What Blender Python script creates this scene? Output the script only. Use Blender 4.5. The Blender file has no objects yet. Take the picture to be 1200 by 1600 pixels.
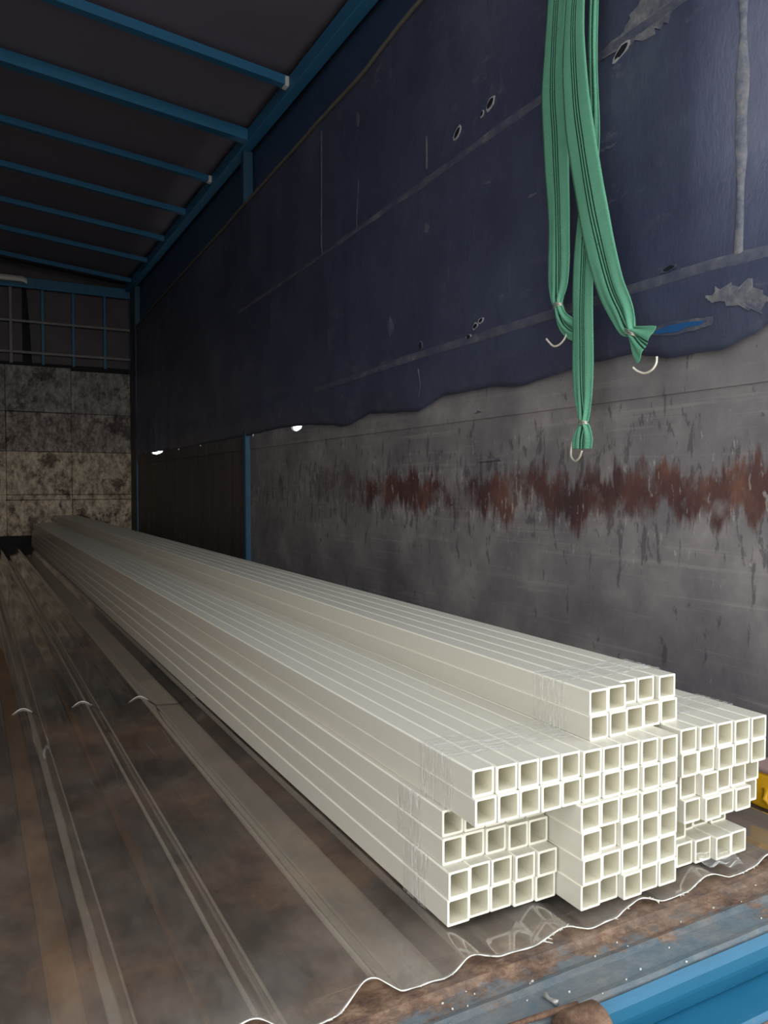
import bpy, bmesh, math, random
from mathutils import Vector, Matrix, noise
random.seed(7)
PI = math.pi
S = bpy.context.scene
COL = S.collection

# ------------------------------------------------------------------ camera
cam_d = bpy.data.cameras.new('camera'); cam = bpy.data.objects.new('camera', cam_d); COL.objects.link(cam)
cam.location = (0, 0, 0.64)
cam.rotation_euler = (math.radians(90 - 1.893), 0, math.radians(-28.244))
cam_d.sensor_fit = 'VERTICAL'; cam_d.sensor_height = 36.0; cam_d.lens = 36.0 * 1210 / 1600
cam_d.clip_start = 0.02; cam_d.clip_end = 300
S.camera = cam

# ------------------------------------------------------------------ world, lights, exposure
W = bpy.data.worlds.new('world'); S.world = W; W.use_nodes = True
bg = W.node_tree.nodes['Background']
bg.inputs['Color'].default_value = (0.93, 0.97, 1.0, 1)
bg.inputs['Strength'].default_value = 2.0
fill_sun_d = bpy.data.lights.new('rear_fill_sun', 'SUN'); fill_sun = bpy.data.objects.new('rear_fill_sun', fill_sun_d); COL.objects.link(fill_sun)
fill_sun_d.energy = 0.42; fill_sun_d.angle = math.radians(32); fill_sun_d.color = (1.0, 0.95, 0.86)  # added soft lamp from behind, under an overcast sky, to lift the headboard
fill_sun.rotation_euler = Vector((0.07, 1.0, -0.14)).to_track_quat('-Z', 'Y').to_euler()
por_d = bpy.data.lights.new('rear_opening_portal', 'AREA'); por = bpy.data.objects.new('rear_opening_portal', por_d); COL.objects.link(por)
por_d.shape = 'RECTANGLE'; por_d.size = 4.4; por_d.size_y = 4.6; por_d.cycles.is_portal = True
por.location = (0.42, 0.12, 0.8); por.rotation_euler = (PI / 2, 0, 0)
S.view_settings.view_transform = 'Standard'; S.view_settings.look = 'None'
S.view_settings.gamma = 1.0; S.view_settings.use_curve_mapping = False
S.view_settings.exposure = 0.22

# ------------------------------------------------------------------ helpers
def link(name, me, parent=None):
    o = bpy.data.objects.new(name, me); COL.objects.link(o)
    if parent: o.parent = parent
    return o
def tag(o, label, cat, group=None):
    o['label'] = label; o['category'] = cat
    if group: o['group'] = group
    return o
def struct(o):
    o['kind'] = 'structure'; return o
def empty(name, loc=(0, 0, 0)):
    o = bpy.data.objects.new(name, None); COL.objects.link(o); o.location = loc
    o.empty_display_size = 0.05
    return o
def mesh(name, v, f, mat, parent=None, smooth=False, mi=None):
    me = bpy.data.meshes.new(name); me.from_pydata([tuple(p) for p in v], [], f)
    for m in (mat if isinstance(mat, (list, tuple)) else [mat]): me.materials.append(m)
    if mi:
        for p, i in zip(me.polygons, mi): p.material_index = i
    if smooth:
        me.polygons.foreach_set('use_smooth', [True] * len(me.polygons))
    me.update()
    return link(name, me, parent)
def bm_obj(name, bm, mat, parent=None, smooth=False):
    me = bpy.data.meshes.new(name); bmesh.ops.recalc_face_normals(bm, faces=bm.faces); bm.to_mesh(me); bm.free()
    for m in (mat if isinstance(mat, (list, tuple)) else [mat]): me.materials.append(m)
    if smooth: me.polygons.foreach_set('use_smooth', [True] * len(me.polygons))
    return link(name, me, parent)
def add_box(bm, a, b, bev=0.0, jit=0.0, seg=1):
    r = bmesh.ops.create_cube(bm, size=1.0)
    vs = r['verts']
    for v in vs:
        v.co = Vector([a[i] + (b[i] - a[i]) * (v.co[i] + .5) + (random.uniform(-jit, jit) if jit else 0) for i in range(3)])
    if bev:
        es = list({e for v in vs for e in v.link_edges})
        bmesh.ops.bevel(bm, geom=es, offset=bev, segments=seg, affect='EDGES', profile=.5)
def box(name, a, b, mat, parent=None, bev=0.0, jit=0.0, seg=1):
    bm = bmesh.new(); add_box(bm, a, b, bev, jit, seg); return bm_obj(name, bm, mat, parent)
def add_tube(bm, pts, r, n=8, closed=False, cap=True):
    pts = [Vector(p) for p in pts]; rings = []
    up = Vector((0.13, 0.31, 0.94)).normalized()
    for i, p in enumerate(pts):
        t = (pts[min(i + 1, len(pts) - 1)] - pts[max(i - 1, 0)])
        if t.length < 1e-9: t = Vector((0, 0, 1))
        t.normalize(); a = t.cross(up)
        if a.length < 1e-3: a = t.cross(Vector((1, 0, 0)))
        a.normalize(); b = t.cross(a)
        rr = r[i] if isinstance(r, (list, tuple)) else r
        rings.append([bm.verts.new(p + (a * math.cos(2 * PI * k / n) + b * math.sin(2 * PI * k / n)) * rr) for k in range(n)])
    for i in range(len(rings) - 1):
        for k in range(n):
            bm.faces.new((rings[i][k], rings[i][(k + 1) % n], rings[i + 1][(k + 1) % n], rings[i + 1][k]))
    if cap:
        bm.faces.new(rings[0]); bm.faces.new(list(reversed(rings[-1])))
def tube(name, pts, r, mat, parent=None, n=8, smooth=True):
    bm = bmesh.new(); add_tube(bm, pts, r, n); return bm_obj(name, bm, mat, parent, smooth)
def lerp_table(tab, x):
    tab = sorted(tab)
    if x <= tab[0][0]: return tab[0][1]
    for (a, va), (b, vb) in zip(tab, tab[1:]):
        if x <= b:
            t = (x - a) / (b - a); t = t * t * (3 - 2 * t)
            return va + (vb - va) * t
    return tab[-1][1]
def smooth_path(pts, k=6):
    """Catmull-Rom through tuples of any width"""
    out = []
    P = [pts[0]] + list(pts) + [pts[-1]]
    for i in range(1, len(P) - 2):
        for s in range(k):
            t = s / k
            out.append(tuple(.5 * ((2 * b) + (c - a) * t + (2 * a - 5 * b + 4 * c - d) * t * t + (3 * b - a - 3 * c + d) * t ** 3)
                             for a, b, c, d in zip(P[i - 1], P[i], P[i + 1], P[i + 2])))
    out.append(tuple(pts[-1])); return out

# ------------------------------------------------------------------ material helpers
class NT:
    def __init__(s, name):
        s.m = bpy.data.materials.new(name); s.m.use_nodes = True
        s.t = s.m.node_tree; s.n = s.t.nodes; s.b = s.n['Principled BSDF']; s.out = s.n['Material Output']
        s.co = s.n.new('ShaderNodeTexCoord')
    def L(s, a, b): s.t.links.new(a, b)
    def coord(s, scale=(1, 1, 1), which='Object', rot=(0, 0, 0), loc=(0, 0, 0)):
        m = s.n.new('ShaderNodeMapping'); s.L(s.co.outputs[which], m.inputs[0])
        m.inputs['Scale'].default_value = scale; m.inputs['Rotation'].default_value = rot; m.inputs['Location'].default_value = loc
        return m.outputs[0]
    def noise(s, scale=5, detail=6, rough=.6, vec=None, dist=0):
        x = s.n.new('ShaderNodeTexNoise'); x.inputs['Scale'].default_value = scale; x.inputs['Detail'].default_value = detail
        x.inputs['Roughness'].default_value = rough; x.inputs['Distortion'].default_value = dist
        if vec is None: vec = s.co.outputs['Object']
        s.L(vec, x.inputs['Vector']); return x.outputs['Fac']
    def ramp(s, fac, stops, interp='LINEAR'):
        x = s.n.new('ShaderNodeValToRGB'); s.L(fac, x.inputs[0]); cr = x.color_ramp; cr.interpolation = interp
        while len(cr.elements) < len(stops): cr.elements.new(.5)
        for e, (p, c) in zip(cr.elements, stops):
            e.position = p; e.color = (c, c, c, 1) if isinstance(c, (int, float)) else (*c, 1)
        return x.outputs[0]
    def mix(s, fac, a, b, mode='MIX'):
        x = s.n.new('ShaderNodeMix'); x.data_type = 'RGBA'; x.blend_type = mode
        for k, v in ((0, fac), (6, a), (7, b)):
            if hasattr(v, 'is_linked'): s.L(v, x.inputs[k])
            else: x.inputs[k].default_value = v if k == 0 else (*v, 1)
        return x.outputs[2]
    def math(s, op, a, b=0.0, c=0.0):
        x = s.n.new('ShaderNodeMath'); x.operation = op
        for k, v in ((0, a), (1, b), (2, c)):
            if hasattr(v, 'is_linked'): s.L(v, x.inputs[k])
            else: x.inputs[k].default_value = v
        return x.outputs[0]
    def sep(s, vec=None):
        x = s.n.new('ShaderNodeSeparateXYZ'); s.L(vec or s.co.outputs['Object'], x.inputs[0]); return x.outputs
    def bump(s, h, strength=.3, dist=.01):
        x = s.n.new('ShaderNodeBump'); x.inputs['Strength'].default_value = strength; x.inputs['Distance'].default_value = dist
        s.L(h, x.inputs['Height']); return x.outputs[0]
    def set(s, col=None, rough=None, metal=None, spec=None, normal=None, **kw):
        for nm, v in (('Base Color', col), ('Roughness', rough), ('Metallic', metal), ('Specular IOR Level', spec), ('Normal', normal)):
            if v is None: continue
            if hasattr(v, 'is_linked'): s.L(v, s.b.inputs[nm])
            else: s.b.inputs[nm].default_value = (*v, 1) if nm == 'Base Color' else v
        return s.m
def plain(name, col, rough=.5, metal=0.0, spec=.5, var=0.0, vs=20):
    k = NT(name)
    if var:
        c = k.mix(k.noise(vs), tuple(x * (1 - var) for x in col), tuple(min(1, x * (1 + var)) for x in col))
        return k.set(c, rough, metal, spec)
    return k.set(col, rough, metal, spec)

# tubes
k = NT('cream_fibreglass')
c = k.mix(k.noise(6, 3, .5, k.coord((1, .12, 1))), (.63, .60, .51), (.69, .665, .58))
c = k.mix(k.ramp(k.noise(1.0, 4, .6, k.coord((70, .35, 70))), [(.45, 0.0), (.75, .30)]), c, (.50, .455, .38))  # lengthwise streaks paint the film's brownish reflections into the colour
oi = k.n.new('ShaderNodeObjectInfo'); c = k.mix(k.math('MULTIPLY', oi.outputs['Random'], .10), c, (.50, .46, .36))
M_FRP = k.set(c, .33, 0, .5, k.bump(k.noise(60, 3, .5, k.coord((1, .03, 1))), .03, .002))
M_CUT_GLINT = plain('cut_edge_and_corner_glint', (.85, .82, .71), .5)
M_CORE = plain('tube_inside', (.72, .68, .54), .5)

# clear corrugated sheet: thin film of glossy reflection over a clear, faintly frosted body
def clear_mat(name, haze, hazecol, tint, rough, bump=None, ior=1.5, gcol=(1, 1, 1), graze=1.0):
    k = NT(name); n = k.n
    n.remove(k.b)
    tr = n.new('ShaderNodeBsdfTransparent'); tr.inputs[0].default_value = (*tint, 1)
    df = n.new('ShaderNodeBsdfDiffuse'); df.inputs[0].default_value = (*hazecol, 1)
    gl = n.new('ShaderNodeBsdfGlossy'); gl.inputs['Roughness'].default_value = rough; gl.inputs[0].default_value = (*gcol, 1)
    # Schlick reflectance from the facing angle, the same from both sides of the thin sheet
    lw = n.new('ShaderNodeLayerWeight'); lw.inputs['Blend'].default_value = .5
    f0 = ((ior - 1) / (ior + 1)) ** 2
    fr = k.math('MULTIPLY_ADD', k.math('POWER', lw.outputs['Facing'], 5.0), (1 - f0) * graze, f0)
    a = n.new('ShaderNodeMixShader'); b = n.new('ShaderNodeMixShader')
    hz = haze(k) if callable(haze) else None
    if hz is not None: k.L(hz, a.inputs[0])
    else: a.inputs[0].default_value = haze
    k.L(tr.outputs[0], a.inputs[1]); k.L(df.outputs[0], a.inputs[2])
    k.L(fr, b.inputs[0]); k.L(a.outputs[0], b.inputs[1]); k.L(gl.outputs[0], b.inputs[2])
    if bump:
        nb = bump(k); k.L(nb, gl.inputs['Normal']); k.L(nb, lw.inputs['Normal'])
    k.L(b.outputs[0], k.out.inputs[0])
    return k.m
M_SHEET = clear_mat('clear_corrugated_plastic',
    lambda k: k.math('MULTIPLY', k.ramp(k.noise(11, 6, .65, k.coord((1, .5, 1))), [(.3, .02), (.75, .16)]), k.ramp(k.math('DIVIDE', k.sep()[1], 4.0), [(.20, 2.6), (.265, .6), (.8, .3)])), (.50, .46, .41), (.97, .95, .92), .05,
    lambda k: k.bump(k.noise(30, 3, .5, k.coord((1, .25, 1))), .04, .004), 1.85)
M_FILM = clear_mat('stretch_film', lambda k: k.ramp(k.noise(30, 3, .55, k.coord((.5, 4.2, .5)), 1.5), [(.40, .06), (.55, .14), (.62, .62), (.68, .12)]), (.93, .925, .89), (.995, .995, .99), .10,  # white streaks in the haze are painted wrinkle highlights
    lambda k: k.bump(k.noise(26, 4, .6, k.coord((.7, 3.6, .6)), 1.2), .8, .008), 1.42, (1, 1, 1), .3)
M_FRAY = plain('frayed_white_fibre', (.80, .79, .72), .6)

# floor
k = NT('grimy_floor_plate')
n1 = k.noise(2.6, 9, .72); n2 = k.noise(14, 6, .7, k.coord((1, .5, 1)))
c = k.ramp(n1, [(.34, (.036, .029, .028)), (.48, (.085, .060, .050)), (.58, (.185, .118, .080)), (.72, (.36, .225, .14))])
c = k.mix(k.ramp(n2, [(.52, 0.0), (.75, .55)]), c, (.25, .20, .165))
M_FLOOR = k.set(c, .6, 0, .4, k.bump(n2, .3, .004))

# rusty sill with worn blue paint
k = NT('rusty_blue_steel')
n1 = k.noise(12, 10, .8, k.coord((.8, 1.1, 1))); n2 = k.noise(34, 9, .75, k.coord((.8, 1.2, 1))); n3 = k.noise(3.0, 4, .5, k.coord((1, 1.5, 1), loc=(3.1, 0, 0)))
rust = k.ramp(n2, [(.36, (.065, .043, .036)), (.5, (.17, .098, .064)), (.62, (.30, .20, .135))])
y = k.sep()[1]
edge = k.math("MULTIPLY_ADD", y, -3.2, 2.56)      # more paint left towards the outer lip
f = k.math('ADD', n1, k.math('MINIMUM', edge, .14))
f = k.math('ADD', f, k.math('MULTIPLY', k.math('SUBTRACT', n3, .5), .5))
f = k.ramp(f, [(.42, 0.0), (.50, .72)])
paint = k.mix(n2, (.055, .14, .20), (.15, .22, .26))
col = k.mix(f, rust, paint); col = k.mix(k.ramp(k.noise(5, 8, .7, k.coord(loc=(9, 2, 0))), [(.42, 0.0), (.68, .65)]), col, (.21, .185, .16))
M_SILL = k.set(col, .72, 0, .3, k.bump(n2, .6, .006))
k = NT('bright_blue_paint_chipped')
n2 = k.noise(26, 8, .7); n1 = k.noise(9, 7, .7, k.coord((.8, 2, 2)))
rust = k.ramp(n2, [(.3, (.08, .05, .035)), (.7, (.24, .15, .10))])
c = k.mix(n1, (.008, .105, .20), (.018, .15, .265))
M_BLUEB = k.set(k.mix(k.ramp(n1, [(.63, 0.0), (.68, 1.0)]), c, rust), .38, 0, .5, k.bump(n2, .15, .003))
M_RUST = (lambda k: k.set(k.ramp(k.noise(40, 8, .7), [(.3, (.06, .036, .026)), (.5, (.15, .085, .055)), (.72, (.27, .18, .125))]), .8, 0, .25, k.bump(k.noise(60, 6, .7), .7, .004)))(NT('brown_rust'))
k = NT('blue_frame_paint')
n1 = k.noise(12, 6, .65)
M_BLUE = k.set(k.mix(k.ramp(n1, [(.6, 0.0), (.75, .7)]), (.035, .19, .36), (.08, .17, .24)), .5, 0, .4)
M_POST = plain('dull_post_paint', (.028, .085, .14), .5, 0, .4, .3, 15)
M_BLUED = plain('dusty_blue_paint', (.035, .15, .26), .55, 0, .4, .3, 15)

# plywood side wall
k = NT('worn_side_board')
o = k.sep(); z = o[2]; y = o[1]
nA = k.noise(3.0, 8, .65); nV = k.noise(1.0, 7, .65, k.coord((1, 30, 10)), .4); nV2 = k.noise(1.0, 6, .7, k.coord((1, 48, 14), loc=(0, 5, 2)))
nH = k.noise(1.0, 6, .65, k.coord((1, 1.6, 60)))
base = k.ramp(nA, [(.3, (.15, .139, .152)), (.52, (.245, .228, .232)), (.72, (.40, .37, .355))])
base = k.mix(k.ramp(nH, [(.55, 0.0), (.72, .35)]), base, (.48, .44, .41))
near = k.ramp(k.math('ABSOLUTE', k.math('SUBTRACT', z, .62)), [(.05, .10), (.32, .0)])
base = k.mix(k.ramp(k.math('ADD', nV, near), [(.625, 0.0), (.665, .62)]), base, (.075, .07, .076))
base = k.mix(k.ramp(k.math('ADD', nV2, near), [(.68, 0.0), (.72, .5)]), base, (.55, .52, .49))
# the scraped red band at about half height, ragged above and below
wob = k.math('MULTIPLY', k.math('SUBTRACT', k.noise(1.0, 8, .7, k.coord((1, 11, 2))), .5), .42)
wob2 = k.math('MULTIPLY', k.math('SUBTRACT', k.noise(1.0, 3, .5, k.coord((1, 1.6, 0))), .5), .22)
d = k.math('ABSOLUTE', k.math('ADD', k.math('ADD', k.math('SUBTRACT', z, .622), wob), wob2))
band = k.ramp(d, [(.042, 1.0), (.085, 0.0)])
lim = k.ramp(k.math('DIVIDE', y, 10.0), [(.345, 1.0), (.40, 0.0)])
band = k.math('MULTIPLY', band, lim)
band = k.math('MULTIPLY', band, k.ramp(k.noise(1.0, 5, .65, k.coord((1, 4.5, 3), loc=(0, 2.3, 0))), [(.38, .25), (.50, 1.0)]))
red = k.ramp(k.noise(1.0, 6, .65, k.coord((1, 7, 4))), [(.38, (.075, .043, .044)), (.55, (.125, .060, .053)), (.70, (.23, .115, .08))])
fleck = k.ramp(nV2, [(.60, 1.0), (.64, .25)])
base = k.mix(k.math('MULTIPLY', band, fleck), base, red)
M_PLY = k.set(base, .62, 0, .4, k.bump(nV, .35, .004))
k = NT('dark_brown_board')
nV = k.noise(1.0, 7, .7, k.coord((1, 9, 1.2)))
M_PLYD = k.set(k.ramp(nV, [(.3, (.06, .05, .048)), (.6, (.13, .105, .092)), (.8, (.22, .18, .15))]), .6, 0, .4)
k = NT('orange_brown_board')
M_PLYO = k.set(k.ramp(k.noise(1, 7, .7, k.coord((1, 3, 8))), [(.3, (.52, .28, .13)), (.7, (.80, .48, .25))]), .6, 0, .4)

# tarpaulin
k = NT('navy_tarpaulin')
nA = k.noise(1.6, 6, .6); nS = k.noise(1.0, 9, .75, k.coord((1, 9, 2.2))); nB = k.noise(5, 8, .6)
c = k.ramp(nA, [(.3, (.054, .058, .108)), (.55, (.074, .085, .138)), (.75, (.122, .140, .190))])
c = k.mix(k.ramp(nS, [(.62, 0.0), (.78, .6)]), c, (.30, .30, .32))
msk = k.ramp(k.noise(2.3, 4, .6, k.coord(loc=(3, 8, 1))), [(.42, 0.0), (.62, 1.0)])
c = k.mix(k.math('MULTIPLY', msk, k.ramp(k.noise(1.0, 9, .8, k.coord((1, 7, 15), rot=(-.3, 0, 0))), [(.56, 0.0), (.66, .55)])), c, (.22, .22, .25))
c = k.mix(k.ramp(k.noise(1.0, 8, .75, k.coord((1, 4, 11), rot=(.35, 0, 0))), [(.70, 0.0), (.76, .35)]), c, (.26, .25, .25))
M_TARP = k.set(c, k.ramp(nB, [(.3, .30), (.7, .46)]), 0, .5, k.bump(k.math('ADD', nB, k.math('MULTIPLY', nS, .6)), .6, .012))
M_ROOF = (lambda k: k.set(k.mix(k.noise(2, 5, .6), (.21, .185, .24), (.28, .25, .30)), .6, 0, .35, k.bump(k.noise(6, 5, .6), .2, .01)))(NT('roof_tarpaulin'))
M_FLAP = plain('dark_side_flap', (.045, .075, .14), .5, 0, .4, .3, 3)
M_SEAM = (lambda k: k.set(k.ramp(k.noise(14, 8, .7), [(.38, (.066, .076, .128)), (.58, (.125, .13, .165)), (.75, (.29, .28, .28))]), .55))(NT('scuffed_weld_seam'))
M_PATCH = (lambda k: k.set(k.ramp(k.noise(22, 8, .7), [(.38, (.10, .11, .15)), (.55, (.19, .19, .205)), (.74, (.31, .30, .30))]), .65, 0, .3, k.bump(k.noise(40, 6, .7), .5, .004)))(NT('worn_grey_patch'))
M_HOLE = plain('dark_hole', (.006, .007, .012), .8)
M_RIM = plain('pale_torn_rim', (.42, .41, .42), .6)
M_TEARB = plain('blue_under_tear', (.02, .11, .30), .5)
M_CORD = plain('grey_cord', (.16, .145, .12), .8, 0, .2, .35, 30)

# straps
k = NT('green_webbing')
uv = k.sep(k.co.outputs['UV']); u = uv[0]; v = uv[1]
lines = None
for cx in (.405, .50, .595):
    a = k.math('LESS_THAN', k.math('ABSOLUTE', k.math('SUBTRACT', u, cx)), .021)
    lines = a if lines is None else k.math('MAXIMUM', lines, a)
rib = k.math('SINE', k.math('MULTIPLY', v, 1400.0))
gr = k.mix(k.noise(9, 6, .65), (.135, .41, .26), (.20, .53, .35))
gr = k.mix(k.math('MULTIPLY_ADD', rib, .10, .10), gr, (.02, .13, .07))
gr = k.mix(k.ramp(k.noise(16, 4, .6, k.coord((1, 1, 1), loc=(4, 4, 4))), [(.72, 0.0), (.76, .8)]), gr, (.02, .07, .045))
M_GREEN = k.set(k.mix(lines, gr, (.010, .045, .030)), .75, 0, .25, k.bump(rib, .25, .002))
M_WIRE = plain('bright_wire', (.72, .68, .58), .3, .7)
M_HOOK = plain('cream_wire_hook', (.80, .74, .62), .35, .3)

# headboard
def panel_mat(name, c0, c1, c2, dark, amt):
    k = NT(name)
    n1 = k.noise(5, 9, .72, k.coord((1, 1, .8))); n2 = k.noise(11, 9, .8, k.coord((1.3, 1, .8))); n3 = k.noise(1.9, 6, .7, k.coord(loc=(7, 1, 3.3)))
    c = k.ramp(n2, [(.40, c0), (.50, c1), (.62, c2)])
    c = k.mix(k.ramp(n1, [(amt, 0.0), (amt + .06, .9)]), c, dark)
    c = k.mix(k.ramp(n3, [(.54, 0.0), (.59, .75)]), c, tuple(x * .8 for x in dark))
    return k.set(c, .75, 0, .25, k.bump(n2, .8, .015))
M_HB1 = panel_mat('peeling_panel_grey', (.13, .12, .108), (.26, .245, .225), (.42, .40, .365), (.065, .050, .048), .56)
M_HB2 = panel_mat('peeling_panel_brown', (.12, .095, .086), (.29, .245, .222), (.50, .435, .385), (.062, .040, .038), .55)
M_HB3 = panel_mat('peeling_panel_tan', (.20, .155, .115), (.50, .40, .30), (.80, .68, .52), (.075, .040, .040), .57)
M_BACK = plain('dark_backing_board', (.105, .09, .097), .7, 0, .3, .4, 5)
M_BLACK = plain('black_gap', (.006, .006, .008), .8)
M_FIX = plain('pale_grey_bar', (.75, .73, .68), .5, 0, .4, .15, 12)
M_BARS = plain('grimy_grey_bar', (.20, .195, .19), .55, 0, .4, .4, 12)
M_YELLOW = plain('yellow_plastic', (.80, .44, .012), .38, 0, .5, .06, 8)
M_PINK = plain('dusty_pink_lid', (.33, .22, .20), .6)
M_DEBRIS = plain('white_chip', (.74, .72, .65), .6)
M_GREY = plain('grey_metal', (.42, .42, .40), .4, .5)
M_ASPH = plain('yard_concrete', (.42, .40, .37), .9, 0, .2, .2, 3)

# ------------------------------------------------------------------ setting: yard, floor, walls, roof
mesh('yard_ground', [(-40, -60, -1.35), (60, -60, -1.35), (60, 60, -1.35), (-40, 60, -1.35)], [(0, 1, 2, 3)], M_ASPH)
struct(bpy.data.objects['yard_ground'])
XL, XR, YR, YF = -0.92, 1.70, 0.80, 9.50
floor = struct(box('floor', (XL, 0.905, -.10), (1.76, 9.62, -.0215), M_FLOOR))
bm = bmesh.new()
add_tube(bm, [(.323, 1.364, -.0222), (.323, 1.364, -.0205)], .020, 14)
bm_obj('bolt_hole', bm, M_BLACK, floor)

# left wall (behind the frame's left edge) and its upper tarpaulin
wl = struct(empty('wall_left', (0, 0, 0)))
box('panel', (XL - .03, YR, -.02), (XL, 9.6, .98), M_PLYO, wl)
box('upper_tarpaulin', (XL - .035, YR, .97), (XL - .005, 9.6, 3.05), M_TARP, wl)

# right wall: boards below, one narrow plank along the top
HEM = [(8.531, .982), (8.15, .995), (6.892, .979), (5.097, .983), (4.401, .993), (4.049, .984), (3.758, .964), (3.559, .944), (3.254, .98), (2.838, .959),
       (2.607, 1.0), (2.375, 1.002), (2.111, .986), (1.905, 1.005), (1.758, 1.016), (1.618, 1.018), (1.561, 1.002), (1.489, .987),
       (1.339, .982), (1.239, 1.007), (1.191, 1.028), (1.0, 1.04), (.8, 1.03), (9.45, .97)]
HEM.sort()
LEAKS = [(4.24, .11, .034), (8.02, .33, .040), (7.1, .035, .018), (6.35, .028, .016), (5.02, .022, .022)]
def hem_z(y):
    z = lerp_table(HEM, y)
    z += .006 * noise.noise(Vector((y * 9, 0, 3)))
    return z
wr = struct(empty('wall_right', (0, 0, 0)))
box('board', (XR, YR, -.02), (XR + .02, 5.09, .897), M_PLY, wr, .002)
box('board', (XR + .002, 9.145, -.02), (1.76, 9.60, 3.0), M_BACK, wr, .002)  # added corner closure, keeps outside light off the headboard edge
box('board', (XR + .002, 5.165, -.02), (XR + .022, 9.07, .897), M_PLYD, wr, .002)
def plank(y0, y1, mat):
    # the top plank, split and frayed along its upper edge, dipping where daylight comes in
    n = max(4, int((y1 - y0) / .025)); v = []; f = []
    for i in range(n + 1):
        y = y0 + (y1 - y0) * i / n
        top = hem_z(y) + .030
        for (ly, lw, lh) in LEAKS:
            d = abs(y - ly) / lw
            if d < 1: top = min(top, hem_z(y) - lh * (1 - d * d) * (.75 + .25 * noise.noise(Vector((y * 23, 1, 2)))) + .006 * 0 + (.03 + lh) * max(0, (d - .8) * 5) ** 1)
        for (dx, zz) in ((0, .8925), (0, top), (.012, top), (.012, .8925)):
            v.append((XR - .004 + dx, y, zz))
    for i in range(n):
        for q in range(4):
            a = i * 4 + q; b = i * 4 + (q + 1) % 4
            f.append((a, b, b + 4, a + 4))
    f.append((0, 3, 2, 1)); e = n * 4; f.append((e, e + 1, e + 2, e + 3))
    mesh('plank', v, f, mat, wr)
plank(YR, 5.09, M_PLY); plank(5.165, 9.07, M_PLYD)
box('splinter', (XR - .006, 2.27, .735), (XR + .002, 2.40, .742), M_PATCH, wr, .001, .004)

# roof: tarpaulin over the bows, folding down outside the rail
def roof_z(x): return 3.165 - .097 * abs(x - .1) + .0
v = []; f = []
xs = [-.95, -.7, -.4, -.1, .1, .3, .6, .9, 1.2, 1.5, 1.755]; ys = [.15 + i * (9.6 - .15) / 40 for i in range(41)]  # roof carried on past the rear, unseen, added to shade the tube tops
for y in ys:
    for x in xs:
        v.append((x, y, roof_z(x) + .012 * noise.noise(Vector((x * 2, y * 1.3, 0)))))
n = len(xs)
for j in range(len(ys) - 1):
    for i in range(n - 1):
        a = j * n + i; f.append((a, a + 1, a + n + 1, a + n))
ceil = mesh('ceiling', v, f, M_ROOF, None, True); struct(ceil)
so = ceil.modifiers.new('s', 'SOLIDIFY'); so.thickness = .004; so.offset = 1
v = []; f = []
for y in ys:
    for q in range(9):
        z = 3.02 - .09 * q
        v.append((1.752 + .010 * noise.noise(Vector((0, y * 1.5, z * 2))), y, z))
for j in range(len(ys) - 1):
    for i in range(8):
        a = j * 9 + i; f.append((a, a + 1, a + 10, a + 9))
fl = mesh('side_flap', v, f, M_FLAP, ceil, True)
so = fl.modifiers.new('s', 'SOLIDIFY'); so.thickness = .004

# ------------------------------------------------------------------ headboard (front wall)
wf = struct(empty('wall_front', (0, 0, 0)))
box('backing', (XL, YF + .012, -.05), (1.78, YF + .06, 2.02), M_BLACK, wf)
xcol = [(-.92, -.30), (-.295, .375), (.38, 1.050), (1.056, 1.722)]
for (z0, z1, mat) in ((.09, .485, M_HB3), (.49, .545, M_HB3), (.549, 1.028, M_HB3), (1.034, 1.468, M_HB2), (1.474, 2.0, M_HB1)):
    for (x0, x1) in xcol:
        zz = z1
        if z1 == 2.0: zz = z1 - random.uniform(0, .025) - (.03 if x0 > 1 else 0)
        box('panel', (x0, YF - random.uniform(.004, .016), z0), (x1 - (.012 if z1 > 1.0 and x0 > 1 else 0), YF + .012, zz), mat, wf, .004, .003)
box('backing_sheet', (XL, YF + .05, 1.98), (.56, YF + .065, 2.94), M_BACK, wf)
mesh('backing_sheet', [(.66, YF + .04, 1.98), (1.74, YF + .04, 1.98), (1.74, YF + .04, 2.94), (.60, YF + .04, 2.94), (.63, YF + .04, 2.5),
                       (.66, YF + .055, 1.98), (1.74, YF + .055, 1.98), (1.74, YF + .055, 2.94), (.60, YF + .055, 2.94), (.63, YF + .055, 2.5)],
     [(0, 1, 2, 3, 4), (9, 8, 7, 6, 5), (0, 5, 6, 1), (1, 6, 7, 2), (2, 7, 8, 3), (3, 8, 9, 4), (4, 9, 5, 0)], M_BACK, wf)
box('backing', (XL, YF + .10, 1.9), (1.78, YF + .13, 3.2), M_BLACK, wf)
mesh('gable', [(-.92, YF + .05, 2.93), (1.74, YF + .05, 2.93), (1.74, YF + .05, 3.03), (.1, YF + .05, 3.19), (-.92, YF + .05, 3.07),
               (-.92, YF + .07, 2.93), (1.74, YF + .07, 2.93), (1.74, YF + .07, 3.03), (.1, YF + .07, 3.19), (-.92, YF + .07, 3.07)],
     [(0, 1, 2, 3, 4), (9, 8, 7, 6, 5), (0, 5, 6, 1), (1, 6, 7, 2), (2, 7, 8, 3), (3, 8, 9, 4), (4, 9, 5, 0)], M_BACK, wf)
g = tag(empty('headboard_grille', (.4, YF, 2.0)), 'blue and grey barred metal grille above the peeling headboard panels', 'grille')
def gb(name, a, b, mat, bev=.003):
    o = box(name, Vector(a) - g.location, Vector(b) - g.location, mat, g, bev); return o
gb('top_rail', (XL, YF - .05, 2.835), (1.735, YF - .0, 2.942), M_BLUED)
gb('lower_flange', (XL, YF - .065, 2.825), (1.735, YF - .05, 2.842), M_BLUE)
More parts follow.
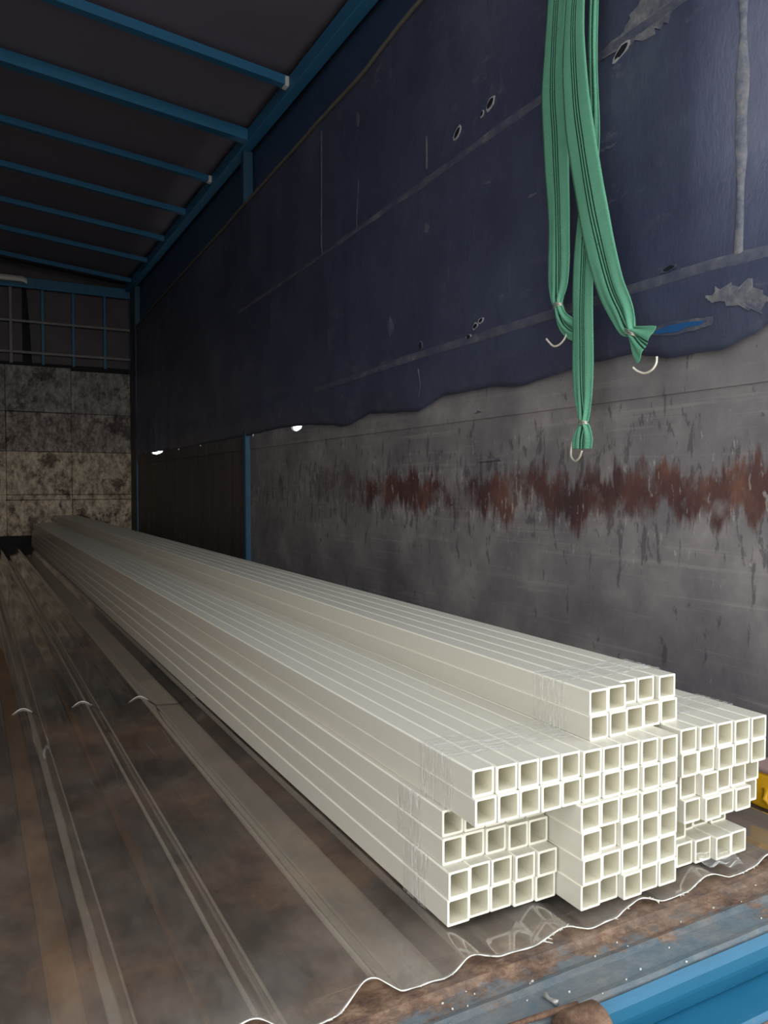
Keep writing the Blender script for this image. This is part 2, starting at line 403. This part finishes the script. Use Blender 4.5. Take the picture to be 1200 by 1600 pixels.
for i, x in enumerate((-.55, -.2, .12, .442, .765, 1.085, 1.425, 1.712)):
    gb('upright', (x - .016, YF - .03, 2.0), (x + .016, YF - .0, 2.835), M_BLUED if i > 3 else M_BARS)
for z in (2.124, 2.465):
    gb('cross_bar', (XL, YF - .035, z - .014), (1.71, YF - .012, z + .014), M_BARS)
# corner gusset beside the rail end
mesh('corner_gusset', [Vector(p) - g.location for p in ((1.735, YF - .06, 2.93), (1.79, YF - .06, 2.93), (1.79, YF - .06, 2.68), (1.735, YF - .06, 2.58),
     (1.735, YF - .04, 2.93), (1.79, YF - .04, 2.93), (1.79, YF - .04, 2.68), (1.735, YF - .04, 2.58))],
     [(0, 3, 2, 1), (4, 5, 6, 7), (0, 1, 5, 4), (1, 2, 6, 5), (2, 3, 7, 6), (3, 0, 4, 7)], M_BLUED, g)
bm = bmesh.new()
prof = [(0, 0), (.05, 0), (.075, -.028), (.06, -.058), (0, -.058)]
vs = []
for (x, t) in ((-.75, 0), (.56, 0), (.605, 1)):
    vs.append([bm.verts.new((x, YF - .075 - a * (1 - .15 * t), 2.93 + b - .02 * t)) for a, b in prof])
for i in range(2):
    for q in range(5): bm.faces.new((vs[i][q], vs[i][(q + 1) % 5], vs[i + 1][(q + 1) % 5], vs[i + 1][q]))
bm.faces.new(vs[0]); bm.faces.new(vs[-1])
tag(bm_obj('pale_bar', bm, M_FIX), 'pale grey bar lying across the top rail of the far headboard grille', 'bar')

# ------------------------------------------------------------------ blue roof frame
rail = tag(box('roof_rail', (1.652, YR, 2.90), (1.722, 9.42, 2.985), M_BLUE, None, .004), 'long blue steel rail along the top of the right wall', 'rail')
bows = [(4.25, 'blue roof bow nearest the camera, with a pale weld at its right end', .026),
        (5.00, 'thick blue roof bow above the wall post, second from the camera', .036),
        (5.84, 'thin blue roof bow, third from the camera, first beyond the wall post', .022),
        (6.63, 'thin blue roof bow, fourth from the camera', .022),
        (7.43, 'thin blue roof bow, fifth from the camera', .022),
        (8.22, 'thin blue roof bow, second from the headboard grille', .022),
        (9.10, 'thin blue roof bow, the one closest to the headboard grille', .022)]
for i, (y, lab, h) in enumerate(bows):
    v = []; zc = 2.955 - (.008 if h > .03 else 0)
    for (x, dz) in ((-.9, zc + .151 - .097 * 1.0), (.1, zc + .151), (1.655, zc)):
        for (a, b) in ((-h, -h), (h, -h), (h, h), (-h, h)): v.append((x, y + a, dz + b))
    f = [(0, 1, 2, 3), (11, 10, 9, 8)]
    for s in range(2):
        for q in range(4): f.append((s * 4 + q, s * 4 + 4 + q, s * 4 + 4 + (q + 1) % 4, s * 4 + (q + 1) % 4))
    o = mesh('roof_bow', v, f, M_BLUE); tag(o, lab, 'roof bow', 'blue roof bows')
    if i in (0, 2): box('weld_bead', (1.628, y - h - .004, zc - h - .004), (1.657, y + h + .004, zc + h + .002), M_FIX, o, .006)
post = tag(box('wall_post', (1.667, 5.10, -.02), (1.735, 5.155, 2.90), M_POST, None, .004), 'blue steel post in the right wall below the thick roof bow', 'post')
tag(box('wall_post', (1.690, 9.085, -.02), (1.752, 9.14, 2.90), M_POST, None, .006), 'blue steel post in the far right corner beside the headboard', 'post')

# ------------------------------------------------------------------ side tarpaulin
CORD = [(YR, 2.74), (2.0, 2.69), (2.77, 2.624), (3.428, 2.568), (4.278, 2.551), (5.041, 2.521), (5.89, 2.496), (7.303, 2.467), (9.4, 2.44)]
def tarp_x(y, z):
    x = 1.662 + .010 * noise.noise(Vector((y * 1.1, z * 1.3, 0))) + .004 * noise.noise(Vector((y * 5, z * 3, 4)))
    if y < 1.42: x += min(.17, 1.7 * (1.42 - y) ** 2 + .16 * (1.42 - y)) * min(1, max(0, (z - 1.12) / .35))
    x += .042 * min(1, max(0, (y - 7.2) / 1.9))
    t = min(1, max(0, (y - 6.6) / 1.2)) * min(1, max(0, (1.75 - z) / .5))
    x += .022 * t * math.sin(y * 17 + 2.2 * math.sin(y * 3.1) + z * 1.5)
    h = hem_z(y)
    x += .018 * max(0, 1 - (z - h) / .10)            # hem tucked back to the plank
    x += .006 * math.exp(-((z - 1.19) / .02) ** 2) + .006 * math.exp(-((z - 1.875) / .02) ** 2)
    return x
NY, NZ = 340, 64
v = []; f = []
for j in range(NY + 1):
    y = YR + (9.43 - YR) * (j / NY) ** 1.35
    zt = lerp_table(CORD, y); zb = hem_z(y)
    for i in range(NZ + 1):
        z = zb + (zt - zb) * (i / NZ)
        v.append((tarp_x(y, z), y, z))
for j in range(NY):
    for i in range(NZ):
        a = j * (NZ + 1) + i; f.append((a, a + 1, a + NZ + 2, a + NZ + 1))
tarp = mesh('side_tarpaulin', v, f, M_TARP, None, True)
tag(tarp, 'navy blue tarpaulin with torn holes and ragged hem lining the upper right wall', 'tarpaulin')
so = tarp.modifiers.new('s', 'SOLIDIFY'); so.thickness = .002; so.offset = -1
def on(y, z, d=.004): return Vector((tarp_x(y, z) - d, y, z))
def strip(name, pts, w, mat, d=.004, n=80, jit=.25):
    bm = bmesh.new(); prev = None; L = len(pts) - 1
    for i in range(n + 1):
        s = i / n * L; a = min(int(s), L - 1); t = s - a
        y = pts[a][0] + (pts[a + 1][0] - pts[a][0]) * t; z = pts[a][1] + (pts[a + 1][1] - pts[a][1]) * t
        ty, tz = pts[a + 1][0] - pts[a][0], pts[a + 1][1] - pts[a][1]; l = math.hypot(ty, tz); ny, nz = -tz / l, ty / l
        ww = w * (1 + jit * noise.noise(Vector((y * 7, z * 7, w * 99))))
        cur = [bm.verts.new(on(y + ny * ww * q, z + nz * ww * q, dd)) for q, dd in ((-.5, .0005), (-.3, d), (.3, d), (.5, .0005))]
        if prev:
            for q in range(3): bm.faces.new((prev[q], prev[q + 1], cur[q + 1], cur[q]))
        prev = cur
    return bm_obj(name, bm, mat, tarp, True)
strip('weld_seam', [(.82, 1.93), (2.0, 1.903), (2.62, 1.889), (3.82, 1.862), (5.2, 1.84)], .026, M_SEAM, .004, 160)
strip('weld_seam', [(.82, 1.205), (2.1, 1.191), (2.87, 1.185), (3.9, 1.16)], .030, M_SEAM, .004, 120)
strip('weld_seam', [(3.79, 2.50), (3.794, 1.865)], .020, M_SEAM, .004, 40)
strip('weld_seam', [(1.303, 2.55), (1.303, 1.9), (1.303, 1.5), (1.281, 1.21)], .020, M_PATCH, .004, 80, .9)
strip('crease', [(3.35, 2.10), (3.38, 1.86)], .010, M_SEAM, .002, 20, .8)
strip('crease', [(2.735, 2.06), (2.735, 1.93)], .012, M_PATCH, .002, 20, .9)
strip('crease', [(2.79, 1.13), (2.775, 1.06), (2.80, 1.02)], .010, M_SEAM, .002, 20, .8)
strip('crease', [(1.79, 1.10), (1.80, 1.0)], .012, M_SEAM, .002, 20, .8)
def cordpts():
    return [(tarp_x(y, lerp_table(CORD, y)) - .004, y, lerp_table(CORD, y) + .006 * noise.noise(Vector((y * 4, 1, 1)))) for y in [YR + .02 + i * .06 for i in range(143)]]
tube('edge_cord', cordpts(), .0105, M_CORD, tarp, 6)
def blob(name, pts, mat, d=.003, sub=3, rough=.006, parent=None):
    """flat irregular patch lying on the tarpaulin, with its own small thickness"""
    P = []
    for a, b in zip(pts, pts[1:] + pts[:1]):
        for s in range(sub):
            t = s / sub; y = a[0] + (b[0] - a[0]) * t; z = a[1] + (b[1] - a[1]) * t
            P.append((y + random.uniform(-rough, rough), z + random.uniform(-rough, rough)))
    cy = sum(p[0] for p in P) / len(P); cz = sum(p[1] for p in P) / len(P)
    bm = bmesh.new(); c = bm.verts.new(on(cy, cz, d)); o = [bm.verts.new(on(y, z, d)) for y, z in P]; q = [bm.verts.new(on(y, z, .0003)) for y, z in P]
    n = len(P)
    for i in range(n):
        bm.faces.new((c, o[i], o[(i + 1) % n])); bm.faces.new((o[i], q[i], q[(i + 1) % n], o[(i + 1) % n]))
    return bm_obj(name, bm, mat, parent or tarp)
blob('worn_patch', [(1.751, 1.906), (1.70, 1.925), (1.657, 1.925), (1.625, 1.965), (1.575, 2.01), (1.46, 2.0), (1.465, 1.918), (1.50, 1.887), (1.551, 1.879), (1.632, 1.885)], M_PATCH, .003, 5, .009)
blob('worn_patch', [(1.36, 1.118), (1.315, 1.138), (1.226, 1.131), (1.188, 1.08), (1.216, 1.055), (1.296, 1.095), (1.34, 1.108)], M_PATCH, .003, 5, .010)
for (y, z, a, b, th) in ((1.668, 1.884, .030, .010, .4), (1.48, 1.222, .020, .006, .1), (2.291, 2.003, .022, .013, .6), (2.342, 1.988, .010, .007, .6), (2.504, 1.984, .024, .011, .6),
                         (2.377, 1.231, .014, .008, .3), (2.34, 1.245, .013, .007, .3), (2.426, 1.198, .013, .008, .3), (2.765, 1.222, .010, .014, 0)):
    ct, st = math.cos(-th), math.sin(-th)
    E = lambda s: [(y + (a * s * math.cos(q) * ct - b * s * math.sin(q) * st), z + (a * s * math.cos(q) * st + b * s * math.sin(q) * ct)) for q in [2 * PI * i / 10 for i in range(10)]]
    r = blob('torn_rim', E(1.35), M_RIM if y > 1.5 and y < 2.6 else M_SEAM, .0035, 1, .003)
    blob('hole', E(.95), M_HOLE, .0045, 1, .001, r)
t = blob('torn_rim', [(1.55, 1.066), (1.473, 1.080), (1.40, 1.076), (1.34, 1.066), (1.345, 1.050), (1.40, 1.044), (1.46, 1.044), (1.53, 1.050)], M_SEAM, .003, 2, .003)
blob('tear', [(1.535, 1.062), (1.473, 1.071), (1.401, 1.067), (1.355, 1.060), (1.381, 1.053), (1.41, 1.057), (1.452, 1.051), (1.517, 1.054)], M_TEARB, .0042, 2, .002, t)
for (y, z, w, h) in ((2.73, 1.69, .02, .022), (3.36, 2.39, .016, .04), (3.03, 1.349, .03, .04), (2.41, .915, .025, .008), (3.47, 2.05, .02, .008), (2.05, 1.60, .03, .006), (2.30, 1.73, .04, .006), (1.70, 1.63, .03, .005)):
    blob('scuff', [(y - w, z), (y - w * .3, z + h * .7), (y + w * .4, z + h), (y + w, z + h * .2), (y + w * .3, z - h), (y - w * .5, z - h * .7)], M_SEAM, .0015, 2, .004)

# ------------------------------------------------------------------ rear sill and tailgate
prof = [(.925, -.0235), (.845, -.0235), (.834, -.029), (.812, -.031), (.800, -.027), (.790, -.030), (.757, -.031), (.746, -.029), (.7415, -.033), (.741, -.040), (.76, -.085), (.925, -.10)]
def extr(name, prof, x0, x1, n, mat, parent=None, wob=.0012):
    v = []; f = []; m = len(prof)
    for i in range(n + 1):
        x = x0 + (x1 - x0) * i / n
        for j, (y, z) in enumerate(prof):
            w = wob * noise.noise(Vector((x * 9, y * 30, 1)))
            v.append((x, y + w, z + w))
    for i in range(n):
        for j in range(m):
            a = i * m + j; b = i * m + (j + 1) % m; f.append((a, b, b + m, a + m))
    f.append(tuple(range(m))); f.append(tuple(n * m + j for j in reversed(range(m))))
    return mesh(name, v, f, mat, parent)
sill = struct(extr('trim_1', prof, XL, 1.76, 70, M_SILL))
tg = tag(empty('tailgate', (.9, .716, -.12)), 'blue tailgate hanging open below the rusty sill, with a rusted hinge', 'tailgate')
def sh(pr): return [(y - .70, z + .12) for y, z in pr]
extr('top_beam', sh([(.7215, -.034), (.7150, -.038), (.7115, -.045), (.7115, -.062), (.7135, -.069), (.727, -.0995), (.752, -.0995), (.755, -.080), (.7285, -.040)]), .715 - .9, 1.76 - .9, 30, M_BLUEB, tg, .0004)
extr('panel', sh([(.765, -.101), (.672, -.102), (.664, -.108), (.662, -.60), (.70, -.62), (.765, -.6)]), XL - .9, 1.76 - .9, 30, M_BLUEB, tg, .001)
extr('bottom_flange', sh([(.6615, -.106), (.63, -.114), (.615, -.128), (.615, -.20), (.6615, -.20)]), XL - .9, 1.76 - .9, 30, M_RUST, tg, .001)
hb = bmesh.new()
add_tube(hb, [(.637 - .9, .002, .078), (.645 - .9, .002, .078), (.694 - .9, .0, .079), (.698 - .9, .0, .079)], [.024, .028, .028, .023], 18)
hinge = bm_obj('hinge', hb, M_RUST, tg, True)
bm = bmesh.new()
add_tube(bm, [(.565 - .9, .042, .0885), (.60 - .9, .034, .0925), (.63 - .9, .026, .097), (.675 - .9, .018, .101)], [.0025, .0035, .004, .0035], 8)
bm_obj('hinge_strap', bm, M_RUST, hinge, True)
bm = bmesh.new(); add_tube(bm, [(.575 - .9, -.001, .074), (.634 - .9, -.001, .076)], .018, 14)
bm_obj('hinge_pin', bm, M_BLUEB, hinge, True)

# small things lying on the sill
bm = bmesh.new()
add_tube(bm, [(0, -.011, 0), (.001, -.004, 0), (.003, .003, 0), (.006, .009, .001)], [.0045, .0028, .0022, .0042], 10)
rv = bm_obj('rivet', bm, M_GREY, None, True); rv.location = (.655, .765, -.0268); rv.rotation_euler = (0, 0, .5)
tag(rv, 'small grey metal rivet lying on the rusty blue sill near the hinge', 'rivet')
bm = bmesh.new()
for i in range(26):
    x = random.uniform(.45, 1.25); y = random.choice((random.uniform(.80, .84), random.uniform(.74, .83)))
    s = random.uniform(.0006, .0016)
    add_box(bm, (x - s, y - s * .5, -.0305), (x + s, y + s * .5, -.0285 + s * .3), 0, s * .3)
o = bm_obj('white_chips', bm, M_DEBRIS); o['kind'] = 'stuff'; tag(o, 'scattered white plastic chips on the rusty rear sill', 'debris')

# ------------------------------------------------------------------ clear corrugated sheets
PITCH = .158
def wave(x):
    p = ((x - .126) / PITCH) % 1.0
    p = min(p, 1 - p) * 2                    # 0 at a crest, 1 mid trough
    if p < .20: h = 1 - .20 * (p / .20) ** 2          # rounded crest
    elif p > .70: h = 0.0
    elif p > .56: h = .10 * ((.70 - p) / .14) ** 2
    else: h = .80 - (p - .20) / .36 * .70
    lo = -.0195
    amp = .029 if x < .47 else (.029 - .013 * min(1, (x - .47) / .08))
    return lo + amp * h
def sheet_z(x, y, lift):
    z = wave(x)
    if y < 1.05 and x < .56:
        z += .006 * max(0, 1 - abs(x - .43) / .06) * (1.05 - y) / .2
    z += .0010 * noise.noise(Vector((x * 6, y * 2.5, 2)))
    if x > .575: z = min(z, -.0025 - .004 * 0)
    if lift: z += .0022
    if x > .575: z = min(z, -.0012)
    return z
def edge_y(x):
    return .858 + .010 * noise.noise(Vector((x * 7, 3, 0))) + .004 * noise.noise(Vector((x * 31, 5, 0))) + (.03 * max(0, (.36 - x)) / .3)
def make_sheet(y0f, y1, lift, lab, x0, x1):
    nx = int((x1 - x0) / .004); ny = 40; v = []; f = []
    for j in range(ny + 1):
        t = (j / ny) ** 1.6
        for i in range(nx + 1):
            x = x0 + (x1 - x0) * i / nx; ya = y0f(x)
            y = ya + (y1 - ya) * t
            v.append((x, y, sheet_z(x, y, lift)))
    for j in range(ny):
        for i in range(nx):
            a = j * (nx + 1) + i; f.append((a, a + 1, a + nx + 2, a + nx + 1))
    o = mesh('corrugated_sheet', v, f, M_SHEET, None, True)
    so = o.modifiers.new('s', 'SOLIDIFY'); so.thickness = .0009; so.offset = -1; so.use_rim = not lift
    tag(o, lab, 'corrugated sheet', 'clear corrugated sheets')
    # bright cut edge with glass fibres sticking out
    bm = bmesh.new(); pts = []
    for i in range(nx + 1):
        x = x0 + (x1 - x0) * i / nx; y = y0f(x); pts.append((x, y - .0005, sheet_z(x, y, lift) - .0003))
    rr = [.0008 * (1 + .8 * noise.noise(Vector((p[0] * 60, 0, 0)))) if not lift else .0001 + .0006 * max(0, (p[2] + .006) / .016) for p in pts]
    if not lift: add_tube(bm, pts, rr, 5)
    else:
        run = []
        for p, r_ in zip(pts, rr):
            if p[2] > -.004: run.append((p, r_))
            elif run:
                if len(run) > 3: add_tube(bm, [a for a, b in run], [b for a, b in run], 5)
                run = []
    if not lift:
        for q in range(420):
            p = random.choice(pts); L = random.uniform(.003, .014) * (1.2 if random.random() < .2 else .7)
            if noise.noise(Vector((p[0] * 14, 9, 0))) < .02: continue
            e = (p[0] + random.uniform(-.7, .7) * L, p[1] - random.uniform(0, .8) * L, max(-.0225, p[2] + random.uniform(-.2, .5) * L))
            add_tube(bm, [p, e], [.0009, .0004], 4)
    e = bm_obj('frayed_edge', bm, M_FRAY, o); e['kind'] = 'stuff'
    return o
make_sheet(edge_y, 2.75, 0, 'clear corrugated plastic sheet with a frayed front edge, nearest the sill', -.62, 1.38)
make_sheet(lambda x: 2.40 - .22 * max(0, x - .3) + .012 * noise.noise(Vector((x * 5, 0, 7))), 9.30, 1, 'clear corrugated plastic sheet farther back, overlapping the front one', -.62, 1.38)

# ------------------------------------------------------------------ square tubes
U = .04; LEN = 8.34
def tube_mesh(w, h, wall, name):
    def ring(x0, x1, z0, z1, r):
        out = []
        for (cx, cz, a0) in ((x1 - r, z1 - r, 0), (x0 + r, z1 - r, 90), (x0 + r, z0 + r, 180), (x1 - r, z0 + r, 270)):
            for s in (0, 45, 90):
                a = math.radians(a0 + s); out.append((cx + r * math.cos(a), cz + r * math.sin(a)))
        return out
    o = ring(0, w, 0, h, .0022); i = ring(wall, w - wall, wall, h - wall, .0022); n = len(o)
    v = []
    for y in (0, LEN): v += [(x, y, z) for x, z in o] + [(x, y, z) for x, z in i]
    f = []; mi = []
    for k2 in range(n):
        q = (k2 + 1) % n
        f.append((k2, 2 * n + k2, 2 * n + q, q)); mi.append(0 if k2 % 3 == 2 else 1)               # outside; corners paler, an edge highlight put into the colour
        f.append((n + k2, n + q, 3 * n + q, 3 * n + k2)); mi.append(2)         # bore
        f.append((k2, q, n + q, n + k2)); mi.append(1)                       # front cut
        f.append((2 * n + k2, 3 * n + k2, 3 * n + q, 2 * n + q)); mi.append(1)
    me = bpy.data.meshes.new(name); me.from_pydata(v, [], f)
    for m in (M_FRP, M_CUT_GLINT, M_CORE): me.materials.append(m)
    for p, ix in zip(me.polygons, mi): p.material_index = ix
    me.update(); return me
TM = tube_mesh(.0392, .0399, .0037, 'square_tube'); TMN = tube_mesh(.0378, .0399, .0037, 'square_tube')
NTH = ['first', 'second', 'third', 'fourth', 'fifth', 'sixth', 'seventh', 'eighth', 'ninth', 'tenth']
def row(bundle, layer, z, x0, step, ys, me=TM, dz=0.0):
    for i, y in enumerate(ys):
        if y is None: continue
        o = link('square_tube', me)
        o.location = (x0 + i * step, y + random.uniform(-.0012, .0012), z + dz)
        o.rotation_euler = (0, 0, random.uniform(-.000008, .000008))
        if i == 0: w = 'leftmost'
        elif i == len(ys) - 1: w = 'rightmost'
        else: w = NTH[i] + ' from left'
        tag(o, 'cream square tube, %s in the %s layer of the %s' % (w, layer, bundle), 'tube', 'cream square tubes')
B = 'top bundle'
row(B, 'upper', 7 * U, .854, .0425, [.908, .912, .930, .932, .924], TM)
row(B, 'lower', 6 * U, .854, .0425, [.908, .908, .913, .918, .920], TM)
B = 'ten-wide overhanging bundle'
row(B, 'upper', 5 * U, .620, .0386, [.890, .887, .885, .884, .882, .877, .876, .875, .872, .868], TMN)
row(B, 'lower', 4 * U, .621, .0386, [.885, .884, .884, .882, .880, .879, .877, .875, .870, .868], TMN)
B = 'lower middle stack'
for lay, kz, ys in (('highest', 3, [.869, .870, .869, .866, .865]), ('second highest', 2, [.869, .876, .867, .864, .865]), ('second lowest', 1, [.866, .867, .867, .864, .865]), ('lowest', 0, [.869, .873, .862, .866, .865])):
    row(B, lay, kz * U, .803, .0400, ys)
B = 'lower left stack'
for lay, kz, ys in (('highest', 3, [.955, .954, .953, .952, .951]), ('second highest', 2, [.949, .950, .948, .942, .940]), ('second lowest', 1, [.929, .932, .930, .922, .919]), ('lowest', 0, [.928, .934, .931, .926, .923])):
    row(B, lay, kz * U, (.603, .605, .608, .611)[kz], (.0394, .0390, .0383, .0381)[kz], ys, TM if kz == 0 else TMN)
B = 'right-hand stack'
for lay, kz, x0, st, ys in (('highest', 5, 1.026, .0408, [.879, .875, .873, .872, .869]), ('second highest', 4, 1.027, .0408, [.878, .877, .871, .871, .869]),
                            ('third highest', 3, 1.034, .0400, [.886, .875, .881, .881, .885]), ('third lowest', 2, 1.036, .0400, [.880, .870, .875, .874, .890]),
                            ('second lowest', 1, 1.034, .0404, [.906, .925, .928, .922]), ('lowest', 0, 1.036, .0404, [.893, .889, .880, .882])):
    row(B, lay, kz * U, x0, st, ys)

# ------------------------------------------------------------------ stretch film bands round the bundles
def film(lab, x0, x1, z0, z1, y0, y1, skew=0.0, gap=.0016):
    per = []
    def side(ax, az, bx, bz, n):
        for s in range(n): per.append((ax + (bx - ax) * s / n, az + (bz - az) * s / n))
    x0 -= gap; x1 += gap; z0 -= gap; z1 += gap
    side(x0, z0, x0, z1, 16); side(x0, z1, x1, z1, 30); side(x1, z1, x1, z0, 16); side(x1, z0, x0, z0, 30)
    n = len(per); ny = 26; v = []; f = []; cx = (x0 + x1) / 2; cz = (z0 + z1) / 2
    for j in range(ny + 1):
        for i, (x, z) in enumerate(per):
            w = .0016 * abs(noise.noise(Vector((x * 22 + z * 20, j * .55, 4))))
            dx = (1 if x >= x1 - 1e-6 else (-1 if x <= x0 + 1e-6 else 0)); dz = (1 if z >= z1 - 1e-6 else 0)
            e = (.010 * noise.noise(Vector((x * 9, z * 11, 1))) if j == 0 else (.008 * noise.noise(Vector((x * 8, z * 10, 6))) if j == ny else 0))
            y = y0 + (y1 - y0) * j / ny + e + skew * (x - x0)
            v.append((x + dx * w, y, z + dz * w))
    for j in range(ny):
        for i in range(n):
            a = j * n + i; b = j * n + (i + 1) % n; f.append((a, b, b + n, a + n))
    o = mesh('stretch_film', v, f, M_FILM, None, True)
    tag(o, lab, 'film', 'clear stretch film bands')
film('wrinkled clear film band around the ten-wide overhanging bundle', .620, 1.0055, 4 * U, 6 * U - .0004, .945, 1.035, -.03)
film('wrinkled clear film band around the small top bundle', .854, 1.0635, 6 * U, 8 * U - .0004, .962, 1.045)
film('wrinkled clear film band around the upper half of the lower left stack', .608, .8005, 2 * U, 4 * U - .0004, 1.012, 1.083)
film('wrinkled clear film band around the bottom half of the lower left stack', .603, .8015, 0, 2 * U - .0004, .985, 1.052)
film('wrinkled clear film band around the upper half of the right-hand stack', 1.026, 1.229, 4 * U, 6 * U - .0004, .935, 1.02)
# loose fold of film by the foot of the right stack
v = []; f = []
for j in range(9):
    for i in range(13):
        s = i / 12; t = j / 8
        x = 1.078 + .085 * s * (1 - .25 * t); y = .896 - (.004 + .050 * t * (.35 + .65 * s)); z = -.001 + .018 * (1 - t) * (1 - .4 * s) + .0035 * math.sin(s * 14 + t * 2) * t + .004 * t
        v.append((x, y, max(-.0008, z)))
for j in range(8):
    for i in range(12):
        a = j * 13 + i; f.append((a, a + 1, a + 14, a + 13))
tag(mesh('film_scrap', v, f, M_FILM, None, True), 'loose fold of clear film lying at the foot of the right-hand stack', 'film')

# ------------------------------------------------------------------ green straps hung from the roof rail
def ribbon(name, pts, parent, base, fold=0.0, nu=12):
    """pts: (x, y, z, width, gather) ; the width runs along Y"""
    P = smooth_path(pts, 8); v = []; f = []; uvs = []; n = len(P); dist = 0
    for j, p in enumerate(P):
        if j: dist += (Vector(p[:3]) - Vector(P[j - 1][:3])).length
        a = Vector(P[max(j - 1, 0)][:3]); b = Vector(P[min(j + 1, n - 1)][:3]); t = (b - a).normalized()
        wd = Vector((0, -t.z, t.y)); wd = Vector((0, -1, 0)) if wd.length < .05 else wd.normalized()
        if wd.y > 0: wd = -wd
        ga = p[4]
        for i in range(nu + 1):
            u = i / nu; s = (u - .5) * p[3]
            s += .0018 * noise.noise(Vector((p[2] * 9, u * 2, p[0] * 50)))
            q = Vector(p[:3]) + wd * s
            q.x += ga * .011 * math.sin(u * PI * 5) - .0025 * (1 - ga) * math.cos((u - .5) * PI) * .6 + .004 * noise.noise(Vector((p[2] * 5, u * 1.5, 1)))
            v.append(q - base); uvs.append((u, dist))
    for j in range(n - 1):
        for i in range(nu):
            a = j * (nu + 1) + i; f.append((a, a + 1, a + nu + 2, a + nu + 1))
    o = mesh(name, v, f, M_GREEN, parent, True)
    ul = o.data.uv_layers.new(name='UVMap')
    for lp in o.data.loops: ul.data[lp.index].uv = uvs[lp.vertex_index]
    so = o.modifiers.new('s', 'SOLIDIFY'); so.thickness = .0024; so.offset = 0
    return o
def wire_tie(c, r, parent, base, tilt=0.0):
    bm = bmesh.new()
    for k2 in range(3):
        pts = []
        for i in range(17):
            a = 2 * PI * i / 16
            pts.append(Vector((c[0] + r * .62 * math.cos(a), c[1] + r * math.sin(a), c[2] + (k2 - 1) * .0045 + tilt * r * math.sin(a) + .002 * math.sin(a * 2 + k2))) - base)
        add_tube(bm, pts, .0017, 6)
    bm_obj('wire_tie', bm, M_WIRE, parent, True)
def hook(pts, parent, base):
    P = [Vector(p) - base for p in smooth_path(pts, 8)]
    tube('hook', P, .0032, M_HOOK, parent, 8)
def strap(lab, main, tail, tie, r, hk, tilt=0.0):
    base = Vector(main[0][:3]); s = tag(empty('tie_strap', base), lab, 'strap', 'green straps')
    ribbon('webbing', main, s, base); ribbon('strap_end', tail, s, base)
    wire_tie(tie, r, s, base, tilt); hook(hk, s, base)
strap('green webbing strap hanging leftmost, its hooked end curling behind the longest strap',
      [(1.648, 1.845, 2.965, .085, 0), (1.61, 1.842, 2.55, .082, 0), (1.575, 1.839, 2.089, .085, 0), (1.56, 1.836, 1.827, .101, 0), (1.56, 1.822, 1.649, .108, 0), (1.56, 1.806, 1.425, .092, .1), (1.56, 1.806, 1.26, .088, .3), (1.56, 1.812, 1.205, .058, .8), (1.56, 1.807, 1.180, .030, 1)],
      [(1.56, 1.807, 1.180, .030, 1), (1.562, 1.800, 1.150, .042, .8), (1.565, 1.782, 1.122, .056, .5), (1.568, 1.752, 1.100, .062, .3), (1.57, 1.722, 1.092, .058, .3)],
      (1.56, 1.807, 1.180), .017, [(1.575, 1.783, 1.135), (1.572, 1.781, 1.095), (1.566, 1.789, 1.073), (1.56, 1.806, 1.061), (1.556, 1.825, 1.063), (1.552, 1.850, 1.087)])
strap('green webbing strap slanting right in front, with a flared cut end beside the blue tear',
      [(1.648, 1.735, 2.965, .085, 0), (1.59, 1.73, 2.5, .08, 0), (1.535, 1.716, 2.01, .080, 0), (1.52, 1.695, 1.755, .100, 0), (1.52, 1.665, 1.581, .106, 0), (1.52, 1.612, 1.361, .104, 0), (1.52, 1.558, 1.19, .094, .2), (1.52, 1.514, 1.103, .082, .4), (1.52, 1.494, 1.060, .062, .8), (1.52, 1.479, 1.040, .030, 1)],
      [(1.52, 1.479, 1.040, .030, 1), (1.518, 1.460, 1.026, .056, .7), (1.516, 1.440, 1.010, .086, .45), (1.514, 1.420, .996, .105, .3)],
      (1.52, 1.479, 1.039), .017, [(1.530, 1.400, .966), (1.528, 1.400, .948), (1.522, 1.408, .933), (1.518, 1.427, .927), (1.512, 1.446, .934), (1.508, 1.458, .945)], .5)
strap('longest green webbing strap, between the other two, its hook lowest on the boards',
      [(1.650, 1.69, 2.965, .05, .2), (1.60, 1.69, 2.5, .036, .4), (1.58, 1.688, 2.012, .036, .4), (1.577, 1.686, 1.834, .036, .4), (1.573, 1.677, 1.67, .042, .3), (1.566, 1.680, 1.531, .060, .2), (1.556, 1.684, 1.40, .074, .1), (1.538, 1.676, 1.259, .080, .1), (1.535, 1.674, 1.095, .085, .1), (1.535, 1.671, .929, .078, .2), (1.535, 1.668, .857, .056, .6), (1.535, 1.667, .820, .028, 1)],
      [(1.535, 1.667, .820, .028, 1), (1.535, 1.668, .800, .058, .7), (1.534, 1.670, .775, .080, .4), (1.533, 1.671, .746, .078, .3)],
      (1.535, 1.667, .819), .016, [(1.548, 1.726, .770), (1.545, 1.728, .745), (1.54, 1.722, .727), (1.535, 1.706, .715), (1.53, 1.690, .713), (1.527, 1.673, .722), (1.525, 1.661, .740)])

# ------------------------------------------------------------------ yellow case at the right edge
ye = tag(empty('yellow_case', (1.50, .96, -.0215)), 'bright yellow plastic case on the floor beside the right-hand stack, at the right edge', 'case')
box('body', (-.075, -.10, 0), (.10, .085, .075), M_YELLOW, ye, .008, 0, 3)
box('lid', (-.079, -.104, .075), (.104, .089, .088), M_PINK, ye, .005, 0, 2)
bm = bmesh.new(); add_tube(bm, [(-.076, .045, .045), (-.078, .045, .025), (-.078, .035, .018), (-.078, .015, .02), (-.078, .005, .03), (-.076, .005, .05)], .007, 8)
bm_obj('handle', bm, M_YELLOW, ye, True)
